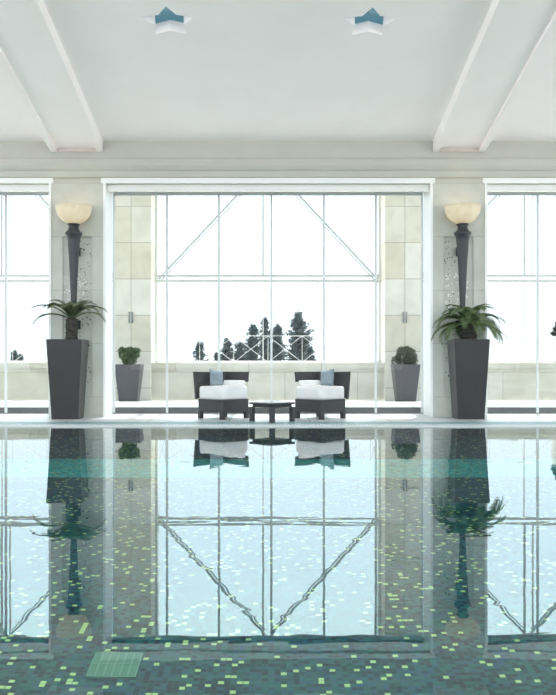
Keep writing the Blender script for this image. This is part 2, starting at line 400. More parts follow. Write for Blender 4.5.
# ------------------------------------------------------------------ ceiling (sloping, two star openings)
def star_pts(cx, cy, r, r2):
    out = []
    for k in range(10):
        a = R(-90 + 36 * k); q = r if k % 2 == 0 else r2
        out.append((cx + q * math.cos(a), cy + q * math.sin(a)))
    return out
STARS = [(-1.108, 9.93), (1.138, 9.95)]
def slab_poly(bm, outer, holes, zf, th):
    loops = [outer] + holes
    flat = [p for l in loops for p in l]
    tris = tessellate_polygon([[Vector((x, y, 0)) for x, y in l] for l in loops])
    lo = [bm.verts.new((x, y, zf(y))) for x, y in flat]; hi = [bm.verts.new((x, y, zf(y) + th)) for x, y in flat]
    for t in tris:
        bm.faces.new([lo[i] for i in t]); bm.faces.new([hi[i] for i in reversed(t)])
    s = 0
    for l in loops:
        n = len(l)
        for k in range(n):
            a, b = s + k, s + (k + 1) % n
            bm.faces.new((lo[a], lo[b], hi[b], hi[a]))
        s += n
bm = bmesh.new()
slab_poly(bm, [(-XH, YR), (XH, YR), (XH, YP + .0), (-XH, YP + .0)], [star_pts(cx, cy, .30, .17) for cx, cy in STARS], ceil_z, .12)
struct('ceiling', bm, M['plaster'])
for (cx, cy), side in zip(STARS, ('above the left chair', 'above the right chair')):
    sp_ = star_pts(0, 0, .34, .21); bm = bmesh.new()
    lo = [bm.verts.new((x, y, -SL * y)) for x, y in sp_]; hi = [bm.verts.new((x, y, -SL * y + .012)) for x, y in sp_]
    bm.faces.new(lo[::-1]); bm.faces.new(hi)
    for k in range(10): bm.faces.new((lo[k], lo[(k + 1) % 10], hi[(k + 1) % 10], hi[k]))
    o = obj('star_skylight', bm, M['teal_glass'], loc=(cx, cy, ceil_z(cy) + .121))
    tag(o, 'star-shaped teal glass skylight in the white ceiling, ' + side, 'skylight', 'star skylights in the ceiling')

def beam(px):
    h = PW / 2; bm = bmesh.new()
    def run(x0, x1, drop):
        y0, y1 = YR, YP - .02
        P = [(x0, y0), (x1, y0), (x1, y1), (x0, y1)]
        lo = [bm.verts.new((x, y, ceil_z(y) - drop)) for x, y in P]; hi = [bm.verts.new((x, y, ceil_z(y) + .01)) for x, y in P]
        bm.faces.new(lo[::-1]); bm.faces.new(hi)
        for k in range(4): bm.faces.new((lo[k], lo[(k + 1) % 4], hi[(k + 1) % 4], hi[k]))
    run(px - h + .09, px + h - .09, .115)
    run(px - h, px - h + .09, .165); run(px + h - .09, px + h, .165)
    struct('beam', bm, M['plaster'])
for px in (-3 * PX, -PX, PX, 3 * PX): beam(px)
bm = bmesh.new()
for s in (-1, 1): box(bm, s * PX - .30, s * PX + .30, YP - .035, YP, 3.885, 3.935)
struct('trim_pads', bm, M['pinkish'])

# hall side walls and the glazed end behind the viewer
for s, nm in ((-1, 'left'), (1, 'right')):
    bm = bmesh.new(); xa, xb = sorted((s * XH, s * (XH + .25)))
    box(bm, xa, xb, -5, YS2, -.1, 1.0); box(bm, xa, xb, -5, YS2, 3.9, 5.8)
    for y in (-5, -1, 3, 7, 11, 13, 18.6): box(bm, xa, xb, y, y + .7, 1.0, 3.9)
    struct('wall_' + nm, bm, M['wall_plaster'])
    bm = bmesh.new(); xm = s * (XH + .12); box(bm, xm - .006, xm + .006, -5, YS2, 1.0, 3.9)
    struct('window_%d' % (5 if s < 0 else 6), bm, M['glass'])
bm = bmesh.new()
box(bm, -XH, XH, -5.25, -5, -.1, .5); box(bm, -XH, XH, -5.25, -5, 3.75, 4.0)
for x in (-9.1, -5.6, -2.1, 1.4, 4.9, 8.4): box(bm, x, x + .6, -5.25, -5, .5, 3.75)
struct('wall_front', bm, M['wall_plaster'])
# unseen rear roof slope, its glazing added to fill the hall with daylight
bm = bmesh.new()
zr = ceil_z(YR)
for k in range(9):
    x = -9 + k * 2.25; a = Vector((x, YR, zr)); b = Vector((x, -5.1, zr - SL * 10.1))
    for (p, q) in ((a, b),):
        vv = [bm.verts.new(v) for v in ((x - .06, YR, zr - .12), (x + .06, YR, zr - .12), (x + .06, YR, zr + .02), (x - .06, YR, zr + .02),
              (x - .06, -5.1, b.z - .12), (x + .06, -5.1, b.z - .12), (x + .06, -5.1, b.z + .02), (x - .06, -5.1, b.z + .02))]
        for f in ((3, 2, 1, 0), (4, 5, 6, 7), (0, 1, 5, 4), (1, 2, 6, 5), (2, 3, 7, 6), (3, 0, 4, 7)): bm.faces.new([vv[i] for i in f])
struct('trim_rafters', bm, M['white_paint'])
bm = bmesh.new(); vv = [bm.verts.new(p) for p in ((-XH, YR, zr + .03), (XH, YR, zr + .03), (XH, -5.2, zr + .03 - SL * 10.2), (-XH, -5.2, zr + .03 - SL * 10.2))]; bm.faces.new(vv)
struct('window_7', bm, M['glass'])

# ------------------------------------------------------------------ front glazing of each bay
MULL = {-BAY: (-7.1, -6.35, -5.55, -4.75, -4.01, -3.24), 0: (-1.545, -.75, .052, .855, 1.65), BAY: (3.32, 4.125, 4.92, 5.7, 6.5, 7.3)}
for wi, c in enumerate((0, -BAY, BAY)):
    w = empty('window_%d' % (wi + 1), (c, YB - .08, .02)); w['kind'] = 'structure'
    a = -PX + PW / 2 + .035; b = -a
    bm = bmesh.new(); box(bm, a, b, -.02, .02, HEAD - .085, HEAD - .022); box(bm, a, b, -.02, .02, 0, .008)
    box(bm, a, a + .03, -.02, .02, .022, HEAD - .085); box(bm, b - .03, b, -.02, .02, .022, HEAD - .085)
    obj('frame', bm, M['frame_white'], w)
    for mx_ in MULL[c]:
        x = mx_ - c
        if a + .05 < x < b - .05:
            bm = bmesh.new(); box(bm, x - .017, x + .017, -.016, .016, .022, HEAD - .085); obj('mullion', bm, M['frame_white'], w)
    bm = bmesh.new(); box(bm, a + .03, b - .03, -.003, .003, .022, HEAD - .085); obj('pane', bm, M['glass'], w)

# ------------------------------------------------------------------ gallery: stone piers, parapet, steel and glass
ZT = 5.3
for px in (-3 * PX, -PX, PX, 3 * PX):
    h = PW / 2; bm = bmesh.new()
    box(bm, px - h, px + h, YS, YS2, .02, ZT)
    # narrow rebate at the side next to the window
    o = struct('wall_pier', bm, M['stone'], bevel=.012)
for c in (-BAY, 0, BAY):
    a = c - PX + PW / 2; b = c + PX - PW / 2
    a, b = max(a, -XH), min(b, XH)
    bm = bmesh.new(); box(bm, a, b, YS + .08, YS2, .02, .68); struct('wall_parapet', bm, M['parapet'])
    bm = bmesh.new(); box(bm, a, b, YS + .03, YS2, .68, .79); struct('trim_coping', bm, M['parapet'])
Z0 = .79; ZTR = 2.585
def gallery_window(n, c):
    w = empty('window_%d' % n, (c, YG, Z0)); w['kind'] = 'structure'
    hw = PX - PW / 2
    zt = ZTR - Z0; za = 5.02 - Z0; ztop = 5.22 - Z0
    bm = bmesh.new(); box(bm, -hw, hw, -.03, .03, 0, .045); box(bm, -hw, -hw + .05, -.03, .03, .045, ztop); box(bm, hw - .05, hw, -.03, .03, .045, ztop)
    box(bm, -hw + .05, hw - .05, -.03, .03, ztop - .06, ztop)
    obj('frame', bm, M['frame_white'], w)
    for z, t in ((zt + .06, .022), (zt - .05, .022)):
        bm = bmesh.new(); box(bm, -hw + .05, hw - .05, -.04, .04, z - t, z + t); obj('transom', bm, M['steel_grey'], w)
    bm = bmesh.new(); box(bm, -.125, -.085, -.05, .0, zt + .082, ztop - .06); obj('post', bm, M['steel_grey'], w)
    bm = bmesh.new(); box(bm, .0 + .06, .0 + .085, -.05, .0, zt + .082, ztop - .06); obj('post', bm, M['steel_light'], w)
    bm = bmesh.new(); box(bm, -.115, -.095, -.02, .02, .045, zt - .072); obj('post', bm, M['steel_light'], w)
    for s in (-1, 1):
        for off, t in ((0, .022), (.085, .012)):
            bm = bmesh.new(); bar(bm, (s * (hw - .06), .09, zt - off), (s * .07, .09, za - off), t * 2, .04); obj('brace', bm, M['steel_grey'], w)
    bm = bmesh.new(); box(bm, -hw + .05, hw - .05, -.004, .004, .045, ztop - .06); obj('pane', bm, M['glass'], w)
gallery_window(4, 0); gallery_window(8, -BAY); gallery_window(9, BAY)

# outer railing behind the glass, one run per bay
def railing(c, label):
    r = empty('railing', (c, 19.42, Z0)); tag(r, label, 'railing', 'thin white balustrades beyond the glass')
    hw = PX - PW / 2 - .02; zt = .585; step = .745
    bm = bmesh.new(); tube(bm, [(-hw, 0, zt), (hw, 0, zt)], .004, 6); obj('top_rail', bm, M['steel_light'], r)
    xs = [k * step for k in range(-3, 4) if abs(k * step) < hw]
    for x in xs:
        bm = bmesh.new(); tube(bm, [(x, 0, 0), (x, 0, zt)], .005, 6); obj('post', bm, M['steel_light'], r)
    ends = [-hw] + xs + [hw]
    for a, b in zip(ends, ends[1:]):
        bm = bmesh.new()
        if c >= 0: tube(bm, [(a, .012, zt), (b, .012, .01)], .0045, 6)
        if c <= 0: tube(bm, [(a, .03, .01), (b, .03, zt)], .0045, 6)
        obj('cross_brace', bm, M['steel_light'], r)
railing(0, 'white cross-braced railing outside the middle window, in front of the trees')
railing(-BAY, 'white railing outside the left window, diagonals rising to the right')
railing(BAY, 'white railing outside the right window, diagonals falling to the right')

# gallery glass roof
bm = bmesh.new()
for k in range(-6, 7):
    x = k * BAY / 4
    vv = [bm.verts.new(v) for v in ((x - .03, YB, 5.50), (x + .03, YB, 5.50), (x + .03, YB, 5.60), (x - .03, YB, 5.60),
          (x - .03, YS2, 5.25), (x + .03, YS2, 5.25), (x + .03, YS2, 5.35), (x - .03, YS2, 5.35))]
    for f in ((3, 2, 1, 0), (4, 5, 6, 7), (0, 1, 5, 4), (1, 2, 6, 5), (2, 3, 7, 6), (3, 0, 4, 7)): bm.faces.new([vv[i] for i in f])
struct('trim_roof_bars', bm, M['frame_white'])

def slope_z(y): return 5.60 - (y - YB) * .25 / (YS2 - YB)
bm = bmesh.new()
vv = [bm.verts.new((x, y, slope_z(y) + dz)) for dz in (.01, .09) for x, y in ((-XH, 17.4), (XH, 17.4), (XH, YS2), (-XH, YS2))]
for f in ((3, 2, 1, 0), (4, 5, 6, 7), (0, 1, 5, 4), (1, 2, 6, 5), (2, 3, 7, 6), (3, 0, 4, 7)): bm.faces.new([vv[i] for i in f])
struct('gallery_light_blocker', bm, M['plaster'])  # unseen solid strip added to block light over the gallery
bm = bmesh.new(); bm.faces.new([bm.verts.new((x, y, slope_z(y) + .02)) for x, y in ((-XH, YB), (XH, YB), (XH, 17.4), (-XH, 17.4))])
struct('window_10', bm, M['dimming_glass'])
bm = bmesh.new(); box(bm, -XH, XH, YP, YB, 4.9, 5.7); struct('wall_upper', bm, M['wall_plaster'])

# ------------------------------------------------------------------ wall spouts on the piers
for s, lab in ((-1, 'small grey metal fitting on the stone pier above the leafy bush'), (1, 'small grey metal fitting on the stone pier above the clipped round bush')):
    f = empty('wall_fitting', (s * 2.80 + (-.015 if s < 0 else .01), YS, 1.73)); tag(f, lab, 'wall fitting', 'metal fittings on the stone piers')
    bm = bmesh.new(); box(bm, -.055, .055, -.012, -.0005, -.10, .10); obj('back_plate', bm, M['steel_light'], f, bevel=.004)
    for sx in (-1, 1):
        bm = bmesh.new(); tube(bm, [(sx * .03, -.045, -.12), (sx * .03, -.045, .11)], .014, 12); obj('tube', bm, M['fitting'], f, smooth=True)

# ------------------------------------------------------------------ planters and plants
def frustum(bm, wt, wb, z0, z1, yoff=0):
    v = []
    for w, z in ((wb, z0), (wt, z1)):
        h = w / 2; v.append([bm.verts.new(p) for p in ((-h, -h + yoff, z), (h, -h + yoff, z), (h, h + yoff, z), (-h, h + yoff, z))])
    return v
def pot_shell(bm, wt, wb, H, wall=.03):
    """hollow square tapered pot with a thick rim"""
    o = frustum(bm, wt, wb, 0, H); i = frustum(bm, wt - 2 * wall, wt - 2 * wall - .01, H - .10, H)
    bm.faces.new(o[0][::-1])
    for k in range(4):
        j = (k + 1) % 4
        bm.faces.new((o[0][k], o[0][j], o[1][j], o[1][k])); bm.faces.new((o[1][k], o[1][j], i[1][j], i[1][k])); bm.faces.new((i[1][k], i[1][j], i[0][j], i[0][k]))
    bm.faces.new(i[0])
def pot(name, loc, wt, wb, H, mat, label, group, rz=0):
    p = empty(name, loc, rz); tag(p, label, 'planter', group)
    bm = bmesh.new(); pot_shell(bm, wt, wb, H); obj('pot', bm, mat, p, bevel=.006)
    bm = bmesh.new(); h = wt / 2 - .035
    n = 8; g = [[bm.verts.new((-h + 2 * h * i / n, -h + 2 * h * j / n, H - .05 + .018 * random.Random(i * 31 + j).random())) for i in range(n + 1)] for j in range(n + 1)]
    for j in range(n):
        for i in range(n): bm.faces.new((g[j][i], g[j][i + 1], g[j + 1][i + 1], g[j + 1][i]))
    obj('soil', bm, M['soil'], p, smooth=True)
    return p
YPL = 12.65
pot('tall_planter', (-2.845, YPL, .02), .50, .375, 1.12, M['planter'], 'tall tapered charcoal planter before the left pillar, holding the sparser palm', 'tall charcoal planters')
pot('tall_planter', (2.845, YPL, .02), .50, .375, 1.12, M['planter'], 'tall tapered charcoal planter before the right pillar, holding the fuller palm', 'tall charcoal planters')
pot('small_planter', (-2.745, 17.6, .02), .515, .35, .745, M['planter_grey'], 'smaller grey tapered planter with the loose leafy bush, before the left stone pier', 'smaller grey planters')
pot('small_planter', (2.715, 17.6, .02), .515, .36, .745, M['planter_grey'], 'smaller grey tapered planter with the clipped round bush, before the right stone pier', 'smaller grey planters')

def frond(az, el, length, droop, rnd, leaf=.125, n=30, twist=0):
    """one arching palm frond: tapering rachis plus two rows of narrow leaflets"""
    bm = bmesh.new()
    pts = []; p = Vector((0, 0, 0)); e = el; seg = length / n
    for k in range(n + 1):
        pts.append(p.copy())
        d = Vector((math.cos(az) * math.cos(e), math.sin(az) * math.cos(e), math.sin(e)))
        p = p + d * seg; e -= droop / n * (.5 + 1.2 * k / n)
    tube(bm, pts, [.009 * (1 - .75 * k / n) + .001 for k in range(n + 1)], 5)
    side = Vector((-math.sin(az), math.cos(az), 0))
    for k in range(3, n + 1):
        t = k / n; a = pts[k]; d = (pts[min(k + 1, n)] - pts[k - 1]).normalized(); up = side.cross(d).normalized()
        if up.z < 0: up = -up
        ln = leaf * (math.sin(math.pi * min(1, .12 + t * .86)) ** .6) * rnd.uniform(.85, 1.1)
        for s in (-1, 1):
            for half in (0,):
                aa = a + d * (seg * half)
                dr = (side * s * .80 + d * .62 + up * .18).normalized()
                tip = aa + dr * ln + Vector((0, 0, -.018)); mid = aa + dr * ln * .5
                wv = (d - dr * d.dot(dr)).normalized() * .0055
                v = [bm.verts.new(q) for q in (aa - wv * .6, aa + wv * .6, mid + wv, tip, mid - wv)]
                bm.faces.new(v)
    return bm
def palm(loc, spec, trunk_h, trunk_r, mat, label, seed):
    rnd = random.Random(seed)
    t = empty('potted_palm', loc); tag(t, label, 'palm', 'cycad palms in the tall planters')
    prof = [(trunk_r * 1.05, 0)]
    nn = 9
    for k in range(nn):
        z = trunk_h * (k + .5) / nn
        prof += [(trunk_r * rnd.uniform(.92, 1.0), z), (trunk_r * rnd.uniform(1.03, 1.14), z + trunk_h / nn * .35)]
    prof += [(trunk_r * .8, trunk_h), (.01, trunk_h + .03)]
    bm = bmesh.new(); lathe(bm, prof, 18, closed=True)
    for v in bm.verts: v.co.x *= rnd.uniform(.95, 1.05); v.co.y *= rnd.uniform(.95, 1.05)
    obj('trunk', bm, M['palm_trunk'], t)
    for (azd, eld, ln, dr) in spec:
        ln = min(ln, .34 / max(.01, math.sin(R(azd)) * math.cos(R(min(eld, 55))) * .9 + .12))
        bm = frond(R(azd), R(eld), ln, R(dr), rnd)
        o = obj('frond', bm, mat, t, loc=(0, 0, trunk_h - .015))
    return t
specL = [(184, 46, .64, 72), (176, 28, .62, 80), (200, 62, .5, 95), (165, 66, .48, 100), (-6, 50, .60, 92), (8, 62, .54, 110), (-18, 34, .60, 90),
         (30, 60, .48, 100), (60, 72, .45, 100), (120, 68, .45, 100), (230, 70, .46, 110), (260, 76, .44, 120), (290, 74, .46, 110), (320, 64, .48, 110), (95, 78, .42, 80), (340, 76, .46, 90), (210, 78, .46, 90), (190, 70, .50, 110), (0, 74, .50, 110)]
palm((-2.79, YPL, 1.085), specL, .35, .085, M['palm_leaf'], 'cycad palm with arching sparse fronds in the left tall planter', 3)
specR = []
rr = random.Random(11)
for k in range(46):
    az = 360 * k / 46 + rr.uniform(-6, 6); el = rr.choice((18, 36, 54, 68, 80)) + rr.uniform(-6, 6)
    specR.append((az, el, .64 - .16 * (el / 80) + rr.uniform(-.03, .04), 95 + rr.uniform(-15, 30) - (10 if el < 30 else 0)))
specR += [(5, 40, .60, 85), (-8, 10, .62, 95), (-20, 5, .60, 60), (186, 18, .60, 85), (172, 42, .60, 110), (195, 5, .5, 60)]
palm((2.85, YPL, 1.085), specR, .27, .12, M['palm_leaf_green'], 'full green cycad palm spreading over the right tall planter', 4)

def bush(name, loc, fn, n, leaf, mat, label, cat, seed, stems):
    rnd = random.Random(seed)
    t = empty(name, loc); tag(t, label, cat)
    bm = bmesh.new()
    for sx, sy, h in stems: tube(bm, [(sx * .2, sy * .2, -.02), (sx, sy, h)], [.008, .005], 5)
    obj('stem', bm, M['bark'], t)
    bm = bmesh.new()
    for k in range(n):
        p, nrm = fn(rnd)
        a = Vector((rnd.uniform(-1, 1), rnd.uniform(-1, 1), rnd.uniform(-.3, 1))).normalized()
        d = (nrm * .9 + a).normalized(); s = d.cross(Vector((rnd.uniform(-1, 1), rnd.uniform(-1, 1), rnd.uniform(-1, 1)))).normalized()
        l = leaf * rnd.uniform(.7, 1.3); w = l * .42
        v = [bm.verts.new(q) for q in (p, p + d * l * .5 + s * w * .5, p + d * l, p + d * l * .5 - s * w * .5)]; bm.faces.new(v)
    obj('foliage', bm, mat, t)
    return t
def ball(cx, cy, cz, r):
    def f(rnd):
        while True:
            n = Vector((rnd.gauss(0, 1), rnd.gauss(0, 1), rnd.gauss(0, 1)))
            if n.length > .01: break
        n.normalize(); q = r * (rnd.random() ** .25) * (1 + .05 * math.sin(9 * n.x) + .05 * math.sin(8 * n.z + 2))
        return Vector((cx, cy, cz)) + n * q, n
    return f
def multi(fs, ws):
    def f(rnd): return rnd.choices(fs, ws)[0](rnd)
    return f
bush('round_bush', (2.705, 17.6, .715), multi([ball(.02, 0, .20, .205), ball(-.17, 0, .10, .10), ball(.10, -.03, .12, .14)], [6, 1, 2]), 6000, .028, M['box_leaf'],
     'clipped round dark green bush in the small planter at the right stone pier', 'bush', 8, [(.02, 0, .2), (-.1, 0, .12), (.08, .03, .15)])
bush('leafy_bush', (-2.745, 17.6, .715), multi([ball(0, 0, .10, .12), ball(-.10, 0, .24, .10), ball(.09, 0, .25, .11), ball(.0, .02, .29, .09), ball(-.15, 0, .32, .05), ball(.0, -.05, .18, .13), ball(.15, 0, .31, .05)], [3, 2, 2, 2, 1, 3, 1]), 2600, .045, M['bush_leaf'],
     'loose bright green leafy bush in the small planter at the left stone pier', 'bush', 9, [(-.1, 0, .3), (.1, 0, .3), (0, .03, .25), (-.15, 0, .33), (.15, 0, .32)])

# white pot with dark blooms, standing on the coping beyond the right planter
p = empty('flower_pot', (6.13, 18.62, .79)); tag(p, 'white pot of dark blooms on the low wall, cut off by the right frame edge', 'flower pot')
bm = bmesh.new(); lathe(bm, [(.001, 0), (.17, 0), (.19, .03), (.20, .28), (.185, .52), (.20, .56), (.18, .56), (.165, .5), (.001, .48)], 32); obj('pot', bm, M['pot_white'], p, smooth=True)
bm = bmesh.new(); rnd = random.Random(2)
for k in range(240):
    pp, nn_ = multi([ball(-.13, 0, .64, .085), ball(.0, 0, .78, .12), ball(.12, 0, .66, .10)], [2, 3, 2])(rnd)
    s = nn_.cross(Vector((rnd.random(), rnd.random(), 1))).normalized() * .03
    bm.faces.new([bm.verts.new(q) for q in (pp - s, pp + nn_ * .04, pp + s, pp - nn_ * .04)])
for x, z in ((-.1, .62), (0, .76), (.1, .64)): tube(bm, [(0, 0, .46), (x, 0, z)], .006, 5)
obj('leaves', bm, M['dark_leaf'], p)
bm = bmesh.new()
for k in range(90):
    pp, nn_ = multi([ball(-.05, -.06, .66, .07), ball(.06, -.06, .70, .06)], [1, 1])(rnd)
    s = nn_.cross(Vector((rnd.random(), rnd.random(), 1))).normalized() * .03
    bm.faces.new([bm.verts.new(q) for q in (pp - s, pp + nn_ * .04, pp + s, pp - nn_ * .04)])
obj('blossom', bm, M['flower'], p)

# ------------------------------------------------------------------ torch lamps on the pillars
def torchere(x, s, label):
    t = empty('torch_lamp', (x, 12.76, 1.55)); tag(t, label, 'wall lamp', 'torch lamps on the pillars')
    z = lambda v: v - 1.55
    pr = [(.028, z(1.30)), (.030, z(1.36)), (.040, z(1.42)), (.033, z(1.46)), (.042, z(1.7)), (.055, z(2.0)), (.070, z(2.3)), (.086, z(2.5)), (.088, z(2.56)), (.10, z(2.62)), (.122, z(2.655)), (.122, z(2.675)), (.09, z(2.70)), (.070, z(2.735)), (.070, z(2.77)), (.088, z(2.785)), (.088, z(2.80)), (.001, z(2.80))]
    bm = bmesh.new(); lathe(bm, [(.001, z(1.29))] + pr, 28); obj('shaft', bm, M['bronze'], t, smooth=True)
    bm = bmesh.new()
    outer = [(.258 * math.sin(a) ** .85 if a > 0 else .001, z(2.80) + .262 * (1 - math.cos(a))) for a in [R(90) * k / 14 for k in range(15)]]
    inner = [(max(.001, r - .012), zz + .010 if k < 13 else zz) for k, (r, zz) in enumerate(outer)]
    lathe(bm, outer + inner[::-1], 40); obj('bowl', bm, M['bowl'], t, smooth=True)
    for zz in (2.43, 1.365):
        bm = bmesh.new(); box(bm, -.02, .02, .05, .235, z(zz) - .022, z(zz) + .022)
        br_ = obj('bracket', bm, M['bronze'], t, bevel=.004)
        bm = bmesh.new(); box(bm, -.045, .045, .236, .266, z(zz) - .065, z(zz) + .065); obj('mount_plate', bm, M['bronze'], br_, bevel=.004)
    l = bpy.data.lights.new('lamp_bulb', 'POINT'); l.energy = 1.2; l.color = (1, .83, .58); l.shadow_soft_size = .05
    lo = bpy.data.objects.new('lamp_bulb', l); COL.objects.link(lo); lo.parent = t; lo.location = (0, 0, z(2.97))
torchere(-2.785, 1, 'dark torch lamp with alabaster bowl mounted on the left pillar')
torchere(2.79, -1, 'dark torch lamp with alabaster bowl mounted on the right pillar')

# ------------------------------------------------------------------ wicker armchairs
def rounded(pts, r, n=5):
    """round the corners of a 2-D polygon"""
    out = []
    m = len(pts)
    for i in range(m):
        p0, p, p1 = Vector(pts[i - 1]), Vector(pts[i]), Vector(pts[(i + 1) % m])
        a = p + (p0 - p).normalized() * r; b = p + (p1 - p).normalized() * r
        for k in range(n + 1):
            t = k / n; out.append((a * (1 - t) ** 2 + p * 2 * t * (1 - t) + b * t * t))
    return out
def slab2(bm, poly, z0, z1, puff=0, inset=0):
    layers = [(z0, inset), (z0 + (z1 - z0) * .18, 0), (z0 + (z1 - z0) * .8, 0), (z1 - (z1 - z0) * .05, inset * .5), (z1, inset * 1.3)] if inset else [(z0, 0), (z1, 0)]
    c = sum((Vector(p) for p in poly), Vector((0, 0))) / len(poly)
    rings = []
    for z, ins in layers:
        rings.append([bm.verts.new((*(c + (Vector(p) - c) * (1 - ins / (Vector(p) - c).length)), z)) for p in poly])
    for a, b in zip(rings, rings[1:]):
        n = len(a)
        for k in range(n): bm.faces.new((a[k], a[(k + 1) % n], b[(k + 1) % n], b[k]))
    bm.faces.new(rings[0][::-1])
    top = bm.verts.new((c.x, c.y, layers[-1][0] + puff))
    n = len(rings[-1])
    for k in range(n): bm.faces.new((rings[-1][k], rings[-1][(k + 1) % n], top))
def band(bm, path, zlo, zhi, flare, th):
    """curved upright panel along a 2-D path; zlo/zhi functions of 0..1; flares outward with height"""
    n = len(path); rows = []
    c = Vector((0, .0))
    for i, p in enumerate(path):
        p = Vector(p); a = Vector(path[max(i - 1, 0)]); b = Vector(path[min(i + 1, n - 1)]); d = (b - a).normalized(); nr = Vector((d.y, -d.x))
        if nr.dot(p - c) < 0: nr = -nr
        t = i / (n - 1); lo, hi = zlo(t), zhi(t)
        fo = lambda z: flare * (z - .1)
        q = []
        for z, off in ((lo, 0), (hi, 0), (hi, th), (lo, th)):
            w = p + nr * (fo(z) + off); q.append(bm.verts.new((w.x, w.y, z)))
        rows.append(q)
    for a, b in zip(rows, rows[1:]):
        for k in range(4): bm.faces.new((a[k], a[(k + 1) % 4], b[(k + 1) % 4], b[k]))
    bm.faces.new(rows[0][::-1]); bm.faces.new(rows[-1])
def armchair(loc, s, label):
    """square chair set corner-on; local -y corner points at the pool; s=+1 full side panel at -x, s=-1 mirrored"""
    t = empty('wicker_armchair', loc); tag(t, label, 'armchair', 'wicker armchairs beside the low table')
    q = .37
    corners = [(0, -q), (q, 0), (0, q), (-q, 0)]
    sq = rounded(corners, .03, 3)
    bm = bmesh.new(); slab2(bm, sq, .10, .275); obj('seat_frame', bm, M['wicker'], t)
    for cx, cy in corners:
        f = 1 - .045 / q; bm = bmesh.new(); x, y = cx * f, cy * f
        w = .032
        vs = [(x + w * 1.3 * a_, y + w * 1.3 * b_) for a_, b_ in ((0, -1), (1, 0), (0, 1), (-1, 0))]
        lo = [bm.verts.new((px_ * 1.0, py_ * 1.0, .0)) for px_, py_ in vs]; hi = [bm.verts.new((px_, py_, .102)) for px_, py_ in vs]
        bm.faces.new(lo[::-1]); bm.faces.new(hi)
        for k in range(4): bm.faces.new((lo[k], lo[(k + 1) % 4], hi[(k + 1) % 4], hi[k]))
        obj('leg', bm, M['wicker'], t, bevel=.003)
    cp = rounded([(x * 1.02, y * 1.02) for x, y in corners], .10, 6)
    bm = bmesh.new(); slab2(bm, cp, .275, .455, puff=.012, inset=.02); obj('seat_cushion', bm, M['cushion'], t, smooth=True)
    # back panel on the outer rear side, and the rear wing on the other side
    o_, r_, i_ = Vector((-s * (q + .005), 0)), Vector((0, q + .005)), Vector((s * (q + .005), 0))
    path = [o_.lerp(r_, k / 8) for k in range(8)]
    path += [(o_.lerp(r_, .93)) * (1 - u) ** 2 + r_ * 2 * u * (1 - u) + (r_.lerp(i_, .07)) * u * u for u in (.25, .5, .75)]
    pa = [o_.lerp(r_, k / 10) for k in range(0, 9)]
    bm = bmesh.new(); band(bm, pa, lambda v: .27 if v < .12 else .27 + min(.12, (v - .1) * .5), lambda v: .665 - .01 * v, .11, .035); obj('back_panel', bm, M['wicker'], t, bevel=.004)
    pc = [o_.lerp(r_, .80 + .2 * k / 3) for k in range(3)] + [r_] + [r_.lerp(i_, k / 10) for k in range(1, 9)]
    bm = bmesh.new(); band(bm, pc, lambda v: .50 + .015 * v, lambda v: .66 - .0 * v, .10, .035); obj('back_wing', bm, M['wicker'], t, bevel=.004)
    # supports
    n_ = Vector((s, 1)).normalized()
    for f in (.30, .85):
        bm = bmesh.new(); b0 = i_.lerp(r_, f); tube(bm, [(b0.x + n_.x * .01, b0.y + n_.y * .01, .26), (b0.x + n_.x * .05, b0.y + n_.y * .05, .52)], .012, 8)
        obj('support', bm, M['wicker'], t, smooth=True)
    # low back cushion along the wing side
    a = r_.lerp(i_, .12); b = r_.lerp(i_, .88); inn = Vector((-s, -1)).normalized()
    bm = bmesh.new(); P = [a + inn * .015, b + inn * .015, b + inn * .10, a + inn * .10]
    slab2(bm, rounded([tuple(v) for v in P], .035, 4), .452, .535, puff=.005, inset=.012); obj('back_cushion', bm, M['cushion'], t, smooth=True)
    return t
armchair((-.635, 12.70, .02), 1, 'dark wicker armchair with white cushion on the left of the low table')
armchair((.745, 12.70, .02), -1, 'dark wicker armchair with white cushion on the right of the low table')

def pillow(loc, rot, label):
    bm = bmesh.new(); n = 10; w = .125
    g = {}
    for sgn in (1, -1):
        for j in range(n + 1):
            for i in range(n + 1):
                u, v = -1 + 2 * i / n, -1 + 2 * j / n
                th = .045 * ((1 - u ** 4) * (1 - v ** 4)) ** .5
                pin = 1 - .06 * (1 - abs(u)) * 0 
                edge = i in (0, n) or j in (0, n)
                if edge and sgn < 0: g[(sgn, i, j)] = g[(1, i, j)]; continue
                cx = u * w * (1 - .05 * (1 - v * v)); cy = v * w * (1 - .05 * (1 - u * u))
                g[(sgn, i, j)] = bm.verts.new((cx, sgn * th, cy))
        for j in range(n):
            for i in range(n):
                f = [g[(sgn, i, j)], g[(sgn, i + 1, j)], g[(sgn, i + 1, j + 1)], g[(sgn, i, j + 1)]]
                bm.faces.new(f if sgn > 0 else f[::-1])
    o = obj('throw_pillow', bm, M['pillow'], smooth=True, loc=loc); o.rotation_euler = rot
    tag(o, label, 'pillow', 'throw pillows on the armchairs')
pillow((-.745, 12.86, .02 + .455 + .115), (R(-14), R(8), R(42)), 'blue-grey throw pillow leaning in the left armchair')
pillow((.855, 12.86, .02 + .455 + .115), (R(-14), R(-8), R(-42)), 'blue-grey throw pillow leaning in the right armchair')

